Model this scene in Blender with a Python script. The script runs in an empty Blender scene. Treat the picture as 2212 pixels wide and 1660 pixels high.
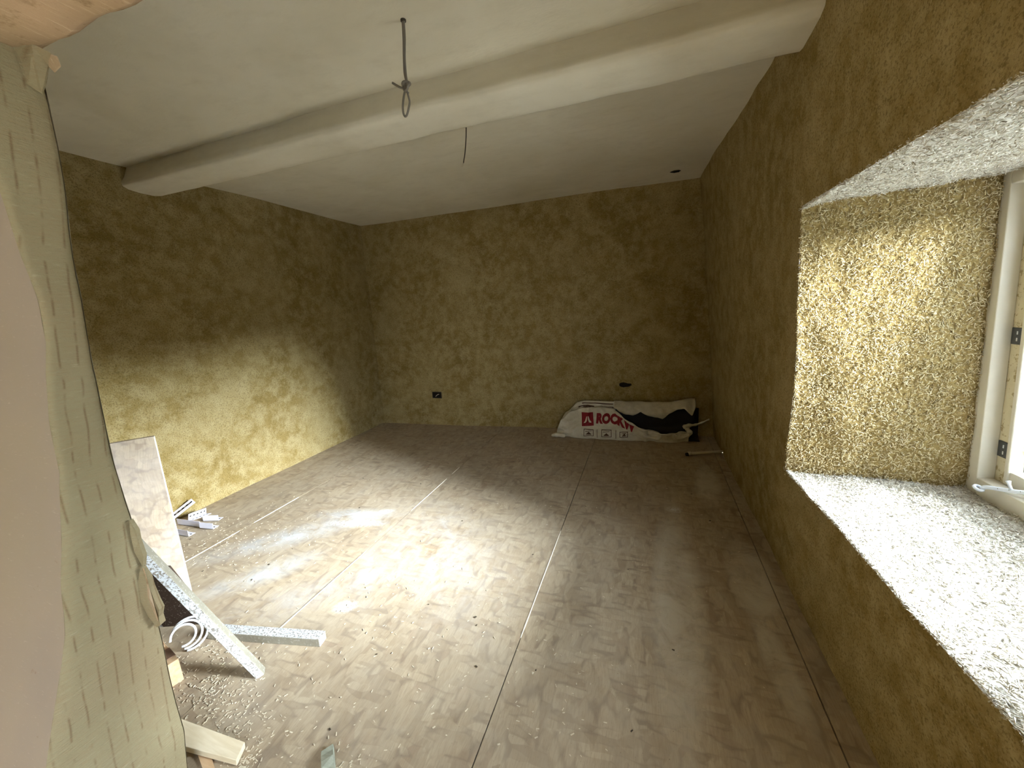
import bpy, math, random
import numpy as np
from mathutils import Vector, Matrix, noise

random.seed(7); rng = np.random.default_rng(7)
S = bpy.context.scene
COL = S.collection
PI = math.pi

# ------------------------------------------------------------------ camera
cam_d = bpy.data.cameras.new('camera'); cam = bpy.data.objects.new('camera', cam_d); COL.objects.link(cam)
cam_d.sensor_width = 36.0; cam_d.lens = 825.0 / 2212.0 * 36.0; cam_d.clip_start = 0.02; cam_d.clip_end = 300
_x = (0.943, 0.328, -0.052); _dn = (0.018, -0.207, -0.978); _f = (-0.332, 0.922, -0.201)
cx = Vector(_x).normalized(); cz = -(Vector(_f) - cx * cx.dot(Vector(_f))).normalized(); cy = cz.cross(cx)
cam.matrix_world = Matrix(((cx.x, cy.x, cz.x, 0), (cx.y, cy.y, cz.y, 0), (cx.z, cy.z, cz.z, 1.4), (0, 0, 0, 1)))
S.camera = cam

# ------------------------------------------------------------------ sky, sun, exposure
w = bpy.data.worlds.new('hazy_sky'); S.world = w; w.use_nodes = True
bg = w.node_tree.nodes['Background']; bg.inputs[0].default_value = (0.78, 0.89, 1.0, 1); bg.inputs[1].default_value = 4.0
sun_d = bpy.data.lights.new('veiled_sun', 'SUN'); sun = bpy.data.objects.new('veiled_sun', sun_d); COL.objects.link(sun)
sun_d.energy = 16.5; sun_d.angle = math.radians(32); sun_d.color = (0.86, 0.93, 1.0)
sun.rotation_euler = Vector((-1, 0.08, -0.28)).to_track_quat('-Z', 'Y').to_euler()
sun.location = (12, -5, 8)

def portal(name, loc, rot, sx, sy):
    d = bpy.data.lights.new(name, 'AREA'); d.shape = 'RECTANGLE'; d.size = sx; d.size_y = sy
    d.cycles.is_portal = True
    o = bpy.data.objects.new(name, d); o.location = loc; o.rotation_euler = rot; COL.objects.link(o)
portal('window_portal', (1.36, 1.28, 1.18), (0, PI / 2, 0), 1.25, 1.6)
portal('hall_portal', (0.80, -1.3, 1.28), (0, PI / 2, 0), 1.6, 1.6)

S.view_settings.view_transform = 'Standard'; S.view_settings.look = 'None'
S.view_settings.gamma = 1.0; S.view_settings.use_curve_mapping = False
S.view_settings.exposure = 2.25
S.cycles.max_bounces = 7; S.cycles.diffuse_bounces = 5; S.cycles.transparent_max_bounces = 12
S.cycles.sample_clamp_indirect = 8.0
S.cycles.use_denoising = True

# ------------------------------------------------------------------ helpers
def link(name, me, mat=None, parent=None):
    o = bpy.data.objects.new(name, me); COL.objects.link(o)
    if mat is not None and not me.materials: me.materials.append(mat)
    if parent is not None: o.parent = parent
    return o
def pyd(name, v, f, mat=None, parent=None, smooth=False):
    me = bpy.data.meshes.new(name); me.from_pydata([tuple(map(float, p)) for p in v], [], f); me.update()
    if smooth: me.polygons.foreach_set('use_smooth', [True] * len(me.polygons))
    return link(name, me, mat, parent)
def empty(name, loc=(0, 0, 0)):
    o = bpy.data.objects.new(name, None); o.location = loc; COL.objects.link(o); o.empty_display_size = 0.05; return o
def tag(o, label, cat, group=None):
    o['label'] = label; o['category'] = cat
    if group: o['group'] = group
    return o
def struct(o, label=None):
    o['kind'] = 'structure'
    if label: o['label'] = label
    return o
BOXF = [(0, 3, 2, 1), (4, 5, 6, 7), (0, 1, 5, 4), (1, 2, 6, 5), (2, 3, 7, 6), (3, 0, 4, 7)]
def boxv(x0, x1, y0, y1, z0, z1):
    return [(x0, y0, z0), (x1, y0, z0), (x1, y1, z0), (x0, y1, z0), (x0, y0, z1), (x1, y0, z1), (x1, y1, z1), (x0, y1, z1)]
def box(name, b, mat, parent=None, bevel=0.0):
    o = pyd(name, boxv(*b), BOXF, mat, parent)
    if bevel: bev(o, bevel)
    return o
def bev(o, wd, seg=2):
    m = o.modifiers.new('bevel', 'BEVEL'); m.width = wd; m.segments = seg; m.limit_method = 'ANGLE'; m.angle_limit = math.radians(40)
class MB:
    def __init__(s): s.v = []; s.f = []
    def add(s, v, f):
        n = len(s.v); s.v += [tuple(p) for p in v]; s.f += [tuple(i + n for i in q) for q in f]
    def box(s, *b): s.add(boxv(*b), BOXF)
    def build(s, name, mat, parent=None, smooth=False): return pyd(name, s.v, s.f, mat, parent, smooth)
def tube(pts, r, n=8, cap=True):
    """pts list of Vectors, r float or list -> verts, faces"""
    pts = [Vector(p) for p in pts]; v = []; f = []
    rr = r if isinstance(r, (list, tuple)) else [r] * len(pts)
    up = Vector((0, 0, 1)); prev = None
    for i, p in enumerate(pts):
        t = (pts[min(i + 1, len(pts) - 1)] - pts[max(i - 1, 0)]).normalized()
        if prev is None:
            a = t.cross(up if abs(t.z) < 0.9 else Vector((1, 0, 0))).normalized()
        else:
            a = (prev - t * prev.dot(t)).normalized()
        prev = a; b = t.cross(a)
        for k in range(n):
            q = 2 * PI * k / n
            v.append(p + (a * math.cos(q) + b * math.sin(q)) * rr[i])
    for i in range(len(pts) - 1):
        for k in range(n):
            k2 = (k + 1) % n
            f.append((i * n + k, i * n + k2, (i + 1) * n + k2, (i + 1) * n + k))
    if cap:
        f.append(tuple(range(n - 1, -1, -1))); f.append(tuple(range((len(pts) - 1) * n, len(pts) * n)))
    return v, f
def spline(pts, k=8):
    """Catmull-Rom"""
    P = [Vector(p) for p in pts]; P = [P[0] * 2 - P[1]] + P + [P[-1] * 2 - P[-2]]; out = []
    for i in range(1, len(P) - 2):
        for j in range(k):
            t = j / k
            out.append(0.5 * ((2 * P[i]) + (P[i + 1] - P[i - 1]) * t + (2 * P[i - 1] - 5 * P[i] + 4 * P[i + 1] - P[i + 2]) * t * t + (3 * P[i] - P[i - 1] - 3 * P[i + 1] + P[i + 2]) * t ** 3))
    out.append(P[-2]); return out
def grid(fn, nu, nv):
    v = []; f = []
    for i in range(nu + 1):
        for j in range(nv + 1): v.append(fn(i / nu, j / nv))
    for i in range(nu):
        for j in range(nv):
            a = i * (nv + 1) + j; f.append((a, a + nv + 1, a + nv + 2, a + 1))
    return v, f
def nz(x, y, z, s, a=1.0): return noise.noise(Vector((x * s, y * s, z * s))) * a
def lerp(a, b, t): return a + (b - a) * t
def itp(x, tab): return float(np.interp(x, [p[0] for p in tab], [p[1] for p in tab]))

# ------------------------------------------------------------------ materials
class NT:
    def __init__(s, name, rough=0.85, spec=0.3):
        s.m = bpy.data.materials.new(name); s.m.use_nodes = True; s.t = s.m.node_tree
        s.b = s.t.nodes['Principled BSDF']; s.b.inputs['Roughness'].default_value = rough
        s.b.inputs['Specular IOR Level'].default_value = spec
        s.o = s.t.nodes['Material Output']
        s.tc = s.t.nodes.new('ShaderNodeTexCoord')
    def n(s, ty, **kw):
        q = s.t.nodes.new('ShaderNode' + ty)
        for k, v in kw.items():
            if hasattr(q, k): setattr(q, k, v)
        return q
    def L(s, a, b): s.t.links.new(a, b)
    def setin(s, node, key, val):
        if hasattr(val, 'is_output') or isinstance(val, bpy.types.NodeSocket): s.L(val, node.inputs[key])
        else: node.inputs[key].default_value = val
    def map(s, loc=(0, 0, 0), rot=(0, 0, 0), scale=(1, 1, 1), src=None):
        q = s.n('Mapping'); q.inputs['Location'].default_value = loc; q.inputs['Rotation'].default_value = rot; q.inputs['Scale'].default_value = scale
        s.L(src or s.tc.outputs['Object'], q.inputs['Vector']); return q.outputs[0]
    def noise(s, scale, detail=4, rough=0.6, vec=None, dist=0.0):
        q = s.n('TexNoise'); q.inputs['Scale'].default_value = scale; q.inputs['Detail'].default_value = detail
        q.inputs['Roughness'].default_value = rough; q.inputs['Distortion'].default_value = dist
        s.L(vec or s.tc.outputs['Object'], q.inputs['Vector']); return q.outputs['Fac']
    def voro(s, scale, vec=None, feature='F1'):
        q = s.n('TexVoronoi'); q.feature = feature; q.inputs['Scale'].default_value = scale
        s.L(vec or s.tc.outputs['Object'], q.inputs['Vector']); return q
    def ramp(s, fac, stops, interp='LINEAR'):
        q = s.n('ValToRGB'); e = q.color_ramp.elements; q.color_ramp.interpolation = interp
        while len(e) < len(stops): e.new(0.5)
        for k, (p, c) in enumerate(stops):
            e[k].position = p; c = (c, c, c) if isinstance(c, (int, float)) else c; e[k].color = (*c, 1)
        s.L(fac, q.inputs[0]); return q.outputs[0]
    def mix(s, fac, a, b, mode='MIX'):
        q = s.n('Mix'); q.data_type = 'RGBA'; q.blend_type = mode
        for k, v in ((0, fac), (6, a), (7, b)):
            if isinstance(v, bpy.types.NodeSocket): s.L(v, q.inputs[k])
            elif k == 0: q.inputs[0].default_value = v
            else: q.inputs[k].default_value = (*v, 1)
        return q.outputs[2]
    def math(s, op, a, b=0.0, clamp=False):
        q = s.n('Math'); q.operation = op; q.use_clamp = clamp; s.setin(q, 0, a); s.setin(q, 1, b); return q.outputs[0]
    def bump(s, h, strength=0.3, dist=0.01, prev=None):
        q = s.n('Bump'); q.inputs['Strength'].default_value = strength; q.inputs['Distance'].default_value = dist
        s.L(h, q.inputs['Height'])
        if prev: s.L(prev, q.inputs['Normal'])
        return q.outputs[0]
    def blob(s, cx, cy, ang, rx, ry, r0=0.3, r1=1.0):
        """soft elliptical mask in the floor plane"""
        c, sn = math.cos(-ang), math.sin(-ang)
        v = s.n('VectorMath'); v.operation = 'SUBTRACT'; s.L(s.tc.outputs['Object'], v.inputs[0]); v.inputs[1].default_value = (cx, cy, 0)
        r = s.n('VectorRotate'); r.rotation_type = 'Z_AXIS'; s.L(v.outputs[0], r.inputs['Vector']); r.inputs['Angle'].default_value = -ang
        m = s.n('VectorMath'); m.operation = 'MULTIPLY'; s.L(r.outputs[0], m.inputs[0]); m.inputs[1].default_value = (1 / rx, 1 / ry, 0)
        l = s.n('VectorMath'); l.operation = 'LENGTH'; s.L(m.outputs[0], l.inputs[0])
        return s.ramp(l.outputs['Value'], [(r0, 1.0), (r1, 0.0)])
    def col(s, c): s.L(c, s.b.inputs['Base Color']) if isinstance(c, bpy.types.NodeSocket) else setattr(s.b.inputs['Base Color'], 'default_value', (*c, 1))
    def nrm(s, x): s.L(x, s.b.inputs['Normal'])

def mat_plain(name, c, rough=0.7, spec=0.3, var=0.12, vs=40, bs=0.15, metallic=0.0):
    t = NT(name, rough, spec); n1 = t.noise(vs, 4)
    t.col(t.mix(n1, tuple(x * (1 - var) for x in c), tuple(min(1, x * (1 + var)) for x in c)))
    t.nrm(t.bump(n1, bs, 0.004)); t.b.inputs['Metallic'].default_value = metallic
    return t.m

def mat_wall(name, dark, mid, light, patch=2.2):
    t = NT(name, 0.95, 0.12)
    big = t.noise(patch, 5, 0.65, dist=0.4); med = t.noise(11, 6, 0.7); fine = t.noise(130, 3, 0.7)
    fib = t.noise(1.0, 4, 0.7, vec=t.map(rot=(0.5, 0.6, 0.4), scale=(60, 160, 200)))
    c = t.ramp(big, [(0.26, dark), (0.5, mid), (0.78, light)])
    c = t.mix(t.ramp(med, [(0.42, 0.0), (0.64, 0.8)]), c, light)
    c = t.mix(t.ramp(fine, [(0.38, 0.55), (0.50, 0.0)]), c, tuple(x * 0.55 for x in dark))
    c = t.mix(t.ramp(fib, [(0.58, 0.0), (0.72, 0.7)]), c, tuple(min(1, x * 1.22) for x in light))
    t.col(c)
    b = t.bump(big, 0.25, 0.03); b = t.bump(med, 0.30, 0.012, b); b = t.bump(fine, 0.45, 0.004, b); b = t.bump(fib, 0.35, 0.004, b)
    t.nrm(b); return t.m
M_wall = mat_wall('hemp_lime_plaster', (0.205, 0.138, 0.036), (0.295, 0.215, 0.080), (0.45, 0.362, 0.190))

def mat_ceiling():
    t = NT('ceiling_lime_plaster', 0.95, 0.1)
    a = t.noise(1.6, 4, 0.6, dist=0.5); b_ = t.noise(14, 5, 0.65, vec=t.map(scale=(0.5, 1, 1))); f = t.noise(80, 3)
    c = t.ramp(a, [(0.3, (0.68, 0.635, 0.51)), (0.7, (0.79, 0.75, 0.635))])
    c = t.mix(t.ramp(b_, [(0.5, 0.0), (0.75, 0.4)]), c, (0.60, 0.55, 0.43)); t.col(c)
    n1 = t.bump(a, 0.2, 0.04); n1 = t.bump(b_, 0.22, 0.01, n1); t.nrm(t.bump(f, 0.12, 0.003, n1)); return t.m
M_ceil = mat_ceiling()

def mat_osb(name, dusty=True):
    t = NT(name, 0.78, 0.25)
    oi = t.n('ObjectInfo')
    off = t.n('VectorMath'); off.operation = 'MULTIPLY_ADD'
    cmb = t.n('CombineXYZ'); t.L(oi.outputs['Random'], cmb.inputs[0]); t.L(oi.outputs['Random'], cmb.inputs[1])
    t.L(cmb.outputs[0], off.inputs[0]); off.inputs[1].default_value = (3, 5, 0); t.L(t.tc.outputs['Object'], off.inputs[2])
    src = off.outputs[0]
    wob = t.n('TexNoise'); wob.inputs['Scale'].default_value = 5.0; t.L(src, wob.inputs['Vector'])
    mx = t.n('VectorMath'); mx.operation = 'MULTIPLY_ADD'; t.L(wob.outputs['Color'], mx.inputs[0]); mx.inputs[1].default_value = (0.03, 0.03, 0.03); t.L(src, mx.inputs[2])
    src = mx.outputs[0]
    v1 = t.voro(1.0, t.map(rot=(0, 0, 0.5), scale=(34, 11, 30), src=src))
    v2 = t.voro(1.0, t.map(rot=(0, 0, -0.6), scale=(10, 40, 30), src=src))
    v3 = t.voro(1.0, t.map(rot=(0, 0, 1.3), scale=(24, 8, 30), src=src))
    pick = t.ramp(t.noise(9, 2, 0.5, vec=src), [(0.47, 0.0), (0.53, 1.0)])
    tans = [(0.0, (0.25, 0.17, 0.10)), (0.25, (0.36, 0.265, 0.165)), (0.6, (0.43, 0.33, 0.215)), (0.9, (0.50, 0.395, 0.26)), (1.0, (0.30, 0.195, 0.12))]
    s1 = t.n('SeparateColor'); t.L(v1.outputs['Color'], s1.inputs[0]); s2 = t.n('SeparateColor'); t.L(v2.outputs['Color'], s2.inputs[0]); s3 = t.n('SeparateColor'); t.L(v3.outputs['Color'], s3.inputs[0])
    c = t.mix(pick, t.ramp(s1.outputs[0], tans), t.ramp(s2.outputs[0], tans))
    c = t.mix(0.35, c, t.ramp(s3.outputs[1], tans))
    grain = t.noise(1.0, 4, 0.7, vec=t.map(rot=(0, 0, 0.5), scale=(220, 24, 10), src=src))
    c = t.mix(t.ramp(grain, [(0.38, 0.45), (0.55, 0.0)]), c, (0.24, 0.165, 0.095))
    gaps = t.mix(pick, v1.outputs['Distance'], v2.outputs['Distance'])
    c = t.mix(t.ramp(gaps, [(0.58, 0.0), (0.80, 0.7)]), c, (0.18, 0.12, 0.075))
    dn = t.noise(3.0, 6, 0.7, dist=0.6)
    if dusty:
        c = t.mix(t.ramp(dn, [(0.30, 0.12), (0.68, 0.58)]), c, (0.46, 0.395, 0.305))
        brk = t.noise(26, 5, 0.75, dist=1.0); brk2 = t.noise(7, 5, 0.7, dist=0.8)
        def tint_patch(c, m, br, lo, hi, colr):
            k = t.math('MULTIPLY', m, t.ramp(br, [(lo, 0.0), (hi, 1.0)])); return t.mix(k, c, colr)
        white = (0.74, 0.76, 0.78)
        # lime dust smears swept across the boards near the left wall
        pw = t.noise(60, 6, 0.8, dist=0.5)
        for a in ((-2.17, 1.62, 0.75, 0.66, 0.15), (-1.95, 1.95, 0.25, 0.40, 0.10), (-2.0, 1.3, 0.9, 0.40, 0.12)):
            c = tint_patch(c, t.blob(*a, 0.0, 1.0), brk2, 0.30, 0.70, (0.60, 0.63, 0.66))
        for a in ((-1.86, 1.86, 0.25, 0.26, 0.06), (-1.78, 2.02, 0.6, 0.12, 0.04), (-1.37, 1.23, 0.4, 0.07, 0.05), (0.19, 2.55, 0.3, 0.06, 0.05)):
            c = tint_patch(c, t.blob(*a, 0.0, 1.0), pw, 0.40, 0.54, white)
        for a in ((-1.40, 1.42, -0.9, 0.34, 0.06), (-1.05, 1.54, -0.9, 0.22, 0.035), (-1.25, 2.0, -0.8, 0.3, 0.03), (-1.15, 1.75, -0.7, 0.85, 0.45), (-1.6, 1.25, 0.7, 0.55, 0.16)):
            c = tint_patch(c, t.blob(*a, 0.0, 1.0), brk2, 0.36, 0.90, (0.54, 0.535, 0.53))  # mid-floor dust, widened to whiten the boards where window light falls
        # plaster slurry by the right wall, and a pale band painting weak window light
        for a in ((0.52, 1.95, 1.57, 0.35, 0.13), (0.50, 1.45, 1.65, 0.30, 0.06), (0.16, 1.8, 1.55, 0.95, 0.13), (0.45, 3.0, 1.5, 0.4, 0.1)):
            c = tint_patch(c, t.blob(*a, 0.55, 1.0), brk2, 0.25, 0.60, (0.56, 0.50, 0.40))
        sp = t.noise(150, 2, 0.6); c = t.mix(t.ramp(sp, [(0.70, 0.0), (0.74, 0.7)]), c, (0.16, 0.11, 0.07))
    else:
        c = t.mix(t.ramp(dn, [(0.30, 0.15), (0.7, 0.6)]), c, (0.60, 0.54, 0.49))
    t.col(c)
    b = t.bump(gaps, 0.12, 0.004); b = t.bump(grain, 0.18, 0.002, b); t.nrm(b)
    return t.m
M_osb = mat_osb('strand_board_floor'); M_osb2 = mat_osb('strand_board_offcut', False)

def mat_chips():
    t = NT('hemp_shiv', 0.9, 0.15); g = t.n('NewGeometry')
    c = t.ramp(g.outputs['Random Per Island'], [(0.0, (0.34, 0.25, 0.11)), (0.25, (0.52, 0.42, 0.23)), (0.6, (0.64, 0.54, 0.33)), (0.92, (0.78, 0.70, 0.50)), (1.0, (0.28, 0.20, 0.10))])
    t.col(c); return t.m
M_chips = mat_chips()
def mat_chips_lit():  # shiv paled to carry the daylight glare of sill and head, raising bounce
    t = NT('lit_shiv', 0.9, 0.15); g = t.n('NewGeometry')
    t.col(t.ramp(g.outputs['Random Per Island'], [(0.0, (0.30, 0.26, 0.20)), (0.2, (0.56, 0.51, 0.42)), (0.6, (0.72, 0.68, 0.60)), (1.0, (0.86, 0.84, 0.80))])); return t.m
M_chips_lit = mat_chips_lit()
def mat_reveal():
    t = NT('raw_hempcrete', 0.95, 0.1); f = t.noise(55, 5, 0.75); g = t.noise(9, 4)
    c = t.ramp(f, [(0.3, (0.17, 0.11, 0.04)), (0.5, (0.32, 0.23, 0.09)), (0.7, (0.46, 0.35, 0.16))]); t.col(c)
    b = t.bump(g, 0.4, 0.02); t.nrm(t.bump(f, 0.9, 0.008, b)); return t.m
M_reveal = mat_reveal()
def mat_reveal_lit():  # hempcrete under it paled the same way, daylight put into the colour
    t = NT('lit_hempcrete', 0.95, 0.1); f = t.noise(60, 5, 0.75); g = t.noise(9, 4)
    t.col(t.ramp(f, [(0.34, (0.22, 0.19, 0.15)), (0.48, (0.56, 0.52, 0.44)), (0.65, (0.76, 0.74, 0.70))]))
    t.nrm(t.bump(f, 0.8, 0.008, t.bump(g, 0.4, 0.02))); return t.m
M_reveal_lit = mat_reveal_lit()

def mat_post(name, sawn):
    t = NT(name, 0.85, 0.15)
    big = t.noise(3.0, 4, 0.6, vec=t.map(scale=(1, 1, 0.45)))
    fine = t.noise(1.0, 5, 0.7, vec=t.map(rot=(0.12, 0, 0), scale=(60, 30, 220)))
    if sawn:
        c = t.ramp(big, [(0.3, (0.32, 0.26, 0.145)), (0.5, (0.365, 0.31, 0.185)), (0.7, (0.35, 0.27, 0.16))])
        wob = t.noise(2.2, 3, 0.6); ys = t.n('SeparateXYZ'); t.L(t.tc.outputs['Object'], ys.inputs[0])
        yy = t.math('ADD', t.math('MULTIPLY', ys.outputs[1], 1.0), t.math('MULTIPLY', wob, 0.034))
        yy = t.math('ADD', yy, t.math('MULTIPLY', ys.outputs[2], -0.055))
        st = t.math('ABSOLUTE', t.math('SINE', t.math('MULTIPLY', yy, 105.0)))
        line = t.ramp(st, [(0.0, 1.0), (0.34, 0.0)])
        dash = t.ramp(t.noise(1.0, 2, 0.5, vec=t.map(scale=(8, 11, 27))), [(0.42, 0.0), (0.56, 1.0)])
        k = t.math('MULTIPLY', line, dash)
        c = t.mix(t.math('MULTIPLY', k, 0.80), c, (0.20, 0.13, 0.065))
        c = t.mix(t.ramp(fine, [(0.40, 0.40), (0.52, 0.0)]), c, (0.36, 0.27, 0.155))
        c = t.mix(t.ramp(fine, [(0.60, 0.0), (0.72, 0.5)]), c, (0.54, 0.46, 0.32))
        b = t.bump(k, -0.8, 0.008); b = t.bump(fine, 0.85, 0.005, b); b = t.bump(t.noise(45, 5, 0.7), 0.4, 0.006, b)
    else:
        c = t.ramp(big, [(0.28, (0.30, 0.25, 0.19)), (0.5, (0.305, 0.252, 0.205)), (0.72, (0.285, 0.235, 0.20))])
        c = t.mix(t.ramp(fine, [(0.60, 0.0), (0.75, 0.35)]), c, (0.55, 0.45, 0.36))
        sp = t.noise(24, 3, 0.6); c = t.mix(t.ramp(sp, [(0.24, 0.6), (0.30, 0.0)]), c, (0.22, 0.14, 0.10))
        b = t.bump(fine, 0.12, 0.002)
    t.col(c); t.nrm(b); return t.m
M_post_s = mat_post('sawn_oak', True); M_post_f = mat_post('worn_oak_face', False)
def mat_lintel():
    t = NT('sawn_lintel_oak', 0.85, 0.15)
    fine = t.noise(1.0, 4, 0.7, vec=t.map(rot=(0, 0, 0.25), scale=(150, 14, 60))); sp = t.noise(40, 4, 0.7)
    big = t.noise(5, 3)
    c = t.ramp(big, [(0.3, (0.42, 0.31, 0.19)), (0.7, (0.50, 0.36, 0.24))])
    c = t.mix(t.ramp(fine, [(0.58, 0.0), (0.7, 0.7)]), c, (0.66, 0.52, 0.36))
    c = t.mix(t.ramp(sp, [(0.30, 0.7), (0.45, 0.0)]), c, (0.25, 0.165, 0.085)); t.col(c)
    t.nrm(t.bump(fine, 0.6, 0.004, t.bump(sp, 0.4, 0.004))); return t.m
M_lintel = mat_lintel()
def mat_speckle(name, base, spk, lo=0.52, hi=0.60, sc=150, rough=0.8):
    t = NT(name, rough, 0.2); n1 = t.noise(sc, 3, 0.7); n2 = t.noise(12, 4)
    c = t.mix(t.ramp(n1, [(lo, 0.0), (hi, 1.0)]), base, spk); c = t.mix(t.ramp(n2, [(0.35, 0.25), (0.6, 0.0)]), c, tuple(x * 0.6 for x in base))
    t.col(c); t.nrm(t.bump(n1, 0.5, 0.003)); return t.m
M_splat = mat_speckle('lime_splattered_top', (0.62, 0.64, 0.66), (0.22, 0.19, 0.15), 0.51, 0.57, 130)
M_batside = mat_speckle('dusty_batten_side', (0.30, 0.275, 0.215), (0.45, 0.42, 0.36), 0.56, 0.66, 90)
M_darkplank = mat_speckle('dark_speckled_plank', (0.055, 0.035, 0.025), (0.42, 0.40, 0.37), 0.62, 0.68, 110)
M_plankedge = mat_speckle('splattered_plank_edge', (0.50, 0.50, 0.50), (0.12, 0.10, 0.08), 0.50, 0.58, 130)
M_pvc = mat_plain('grey_conduit', (0.60, 0.62, 0.64), 0.45, 0.4, 0.05)
def mat_pine(name, a, b_):
    t = NT(name, 0.7, 0.25); g = t.noise(1.0, 4, 0.6, vec=t.map(scale=(8, 70, 70)), dist=0.4)
    t.col(t.ramp(g, [(0.35, a), (0.65, b_)])); t.nrm(t.bump(g, 0.1, 0.002)); return t.m
M_pine = mat_pine('fresh_pine', (0.74, 0.62, 0.42), (0.82, 0.71, 0.52))
M_pine2 = mat_pine('tan_softwood', (0.52, 0.34, 0.19), (0.62, 0.43, 0.26))
M_brownply = mat_plain('brown_faced_board', (0.22, 0.13, 0.085), 0.6)
M_greygreen = mat_pine('grey_green_treated_wood', (0.32, 0.34, 0.27), (0.45, 0.47, 0.38))
M_bead = mat_plain('white_lilac_bead', (0.74, 0.74, 0.86), 0.5, 0.4, 0.05)
M_hole = mat_plain('dark_hole', (0.02, 0.016, 0.013), 0.9, 0.1)
M_cable = mat_plain('grey_flex', (0.21, 0.19, 0.16), 0.55, 0.4, 0.1)
M_wire = mat_plain('dark_wire', (0.06, 0.045, 0.03), 0.6, 0.3)
M_wiretip = mat_plain('pale_wire_tip', (0.62, 0.55, 0.42), 0.6, 0.3)
M_paint = mat_plain('cream_painted_wood', (0.66, 0.62, 0.53), 0.45, 0.4, 0.05, 30, 0.08)
M_paint_old = mat_speckle('cream_paint_flaking', (0.62, 0.55, 0.38), (0.34, 0.26, 0.13), 0.56, 0.64, 38, 0.7)
M_hinge = mat_plain('dark_steel', (0.055, 0.058, 0.06), 0.45, 0.5, 0.1)
M_screw = mat_plain('bright_screw', (0.7, 0.7, 0.72), 0.35, 0.6, 0.05)
M_stay = mat_plain('white_painted_metal', (0.80, 0.86, 0.98), 0.4, 0.5, 0.04)
M_pipe = mat_plain('ivory_pipe', (0.62, 0.55, 0.42), 0.5, 0.4, 0.06)
M_dust = mat_plain('sawdust_joint_fill', (0.82, 0.75, 0.63), 0.95, 0.1, 0.1, 90)
M_flake = mat_plain('floor_shavings', (.66, .58, .44), .9, .1, .35, 300)
M_gravel = mat_plain('pale_gravel', (0.48, 0.46, 0.42), 0.95, 0.1, 0.3, 8)
def mat_hedge():
    t = NT('hedge_leaves', 0.8, 0.2); n1 = t.noise(9, 5, 0.7)
    t.col(t.ramp(n1, [(0.35, (0.03, 0.05, 0.015)), (0.65, (0.10, 0.14, 0.05))])); t.nrm(t.bump(n1, 1.0, 0.1)); return t.m
M_hedge = mat_hedge()
def mat_glass():
    m = bpy.data.materials.new('window_glass'); m.use_nodes = True; nt = m.node_tree; nt.nodes.clear()
    o = nt.nodes.new('ShaderNodeOutputMaterial'); mx = nt.nodes.new('ShaderNodeMixShader'); tr = nt.nodes.new('ShaderNodeBsdfTransparent')
    gl = nt.nodes.new('ShaderNodeBsdfGlossy'); fr = nt.nodes.new('ShaderNodeFresnel'); fr.inputs[0].default_value = 1.3
    gl.inputs['Roughness'].default_value = 0.02; tr.inputs[0].default_value = (0.96, 0.98, 0.98, 1)
    nt.links.new(fr.outputs[0], mx.inputs[0]); nt.links.new(tr.outputs[0], mx.inputs[1]); nt.links.new(gl.outputs[0], mx.inputs[2]); nt.links.new(mx.outputs[0], o.inputs[0])
    return m
M_glass = mat_glass()

# ------------------------------------------------------------------ room shell
XL, YB0, ZC, YH = -3.205, 3.945, 2.41, -3.0
def yback(x): return itp(x, [(-3.3, 3.94), (-2.6, 4.00), (-1.1, 4.13), (0.8, 4.15)])
def zceil(x, y):
    k = max(0.0, min(1.0, (y - 2.2) / 1.8)); return ZC + k * (yback(x) - YB0) * 0.22
def xright(y, z):
    t = max(0, min(1, z / ZC))
    base = lerp(0.672, 0.505, t ** 1.15)
    k = max(0, min(1, (y - 2.4) / 1.6)); return base - 0.05 * k * t - 0.02 * k
# --- left wall
def f_left(u, v):
    y = lerp(YH, 4.1, u); z = lerp(-0.02, 2.5, v); return (XL + nz(0, y, z, 1.1, 0.018) + nz(3, y, z, 4, 0.006), y, z)
wl = pyd('wall_left', *grid(f_left, 90, 40), M_wall, smooth=True); struct(wl, 'ochre hemp-lime plastered wall on the left, lit low down')
# --- back wall
def f_back(u, v):
    x = lerp(XL - 0.06, 0.75, u); z = lerp(-0.02, 2.55, v)
    foot = 0.05 * math.exp(-max(z, 0) / 0.05)
    return (x, yback(x) + nz(x, 5, z, 1.2, 0.018) + nz(x, 9, z, 4, 0.006) - foot, z)
wb = pyd('wall_back', *grid(f_back, 70, 60), M_wall, smooth=True); struct(wb, 'dim ochre plastered wall at the far end')
# --- right wall with the deep window opening
def yjamb(z): return lerp(2.02, 1.865, max(0, min(1, (z - 0.5) / 1.3)))
Y0 = 0.56
def zsill(y): return lerp(0.605, 0.566, max(0, min(1, (y - 0.8) / 1.2)))
ZH = 1.718
def rw(y, z):
    return (xright(y, z) + nz(7, y, z, 1.3, 0.016) + nz(2, y, z, 5, 0.006), y, z)
mb = MB()
mb.add(*grid(lambda u, v: rw(lerp(yjamb(lerp(-.02, 2.55, v)), 4.25, u), lerp(-.02, 2.55, v)), 40, 48))
HY0, HY1, HZ0, HZ1 = -2.0, -0.6, 0.55, 2.0      # unseen opening behind the viewer, added in the hall for fill light
for a, b, c, d in ((YH, HY0, -.02, 2.55), (HY1, Y0, -.02, 2.55), (HY0, HY1, -.02, HZ0), (HY0, HY1, HZ1, 2.55)):
    mb.add(*grid(lambda u, v: rw(lerp(a, b, u), lerp(c, d, v)), 12, 14))
mb.add(*grid(lambda u, v: rw(lerp(Y0, yjamb(lerp(-.02, zsill(lerp(Y0, 2, u)), v)) + .03, u), lerp(-.02, zsill(lerp(Y0, 2, u)), v)), 40, 20))
mb.add(*grid(lambda u, v: rw(lerp(Y0, yjamb(lerp(ZH, 2.55, v)) + .03, u), lerp(ZH, 2.55, v)), 40, 20))
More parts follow.
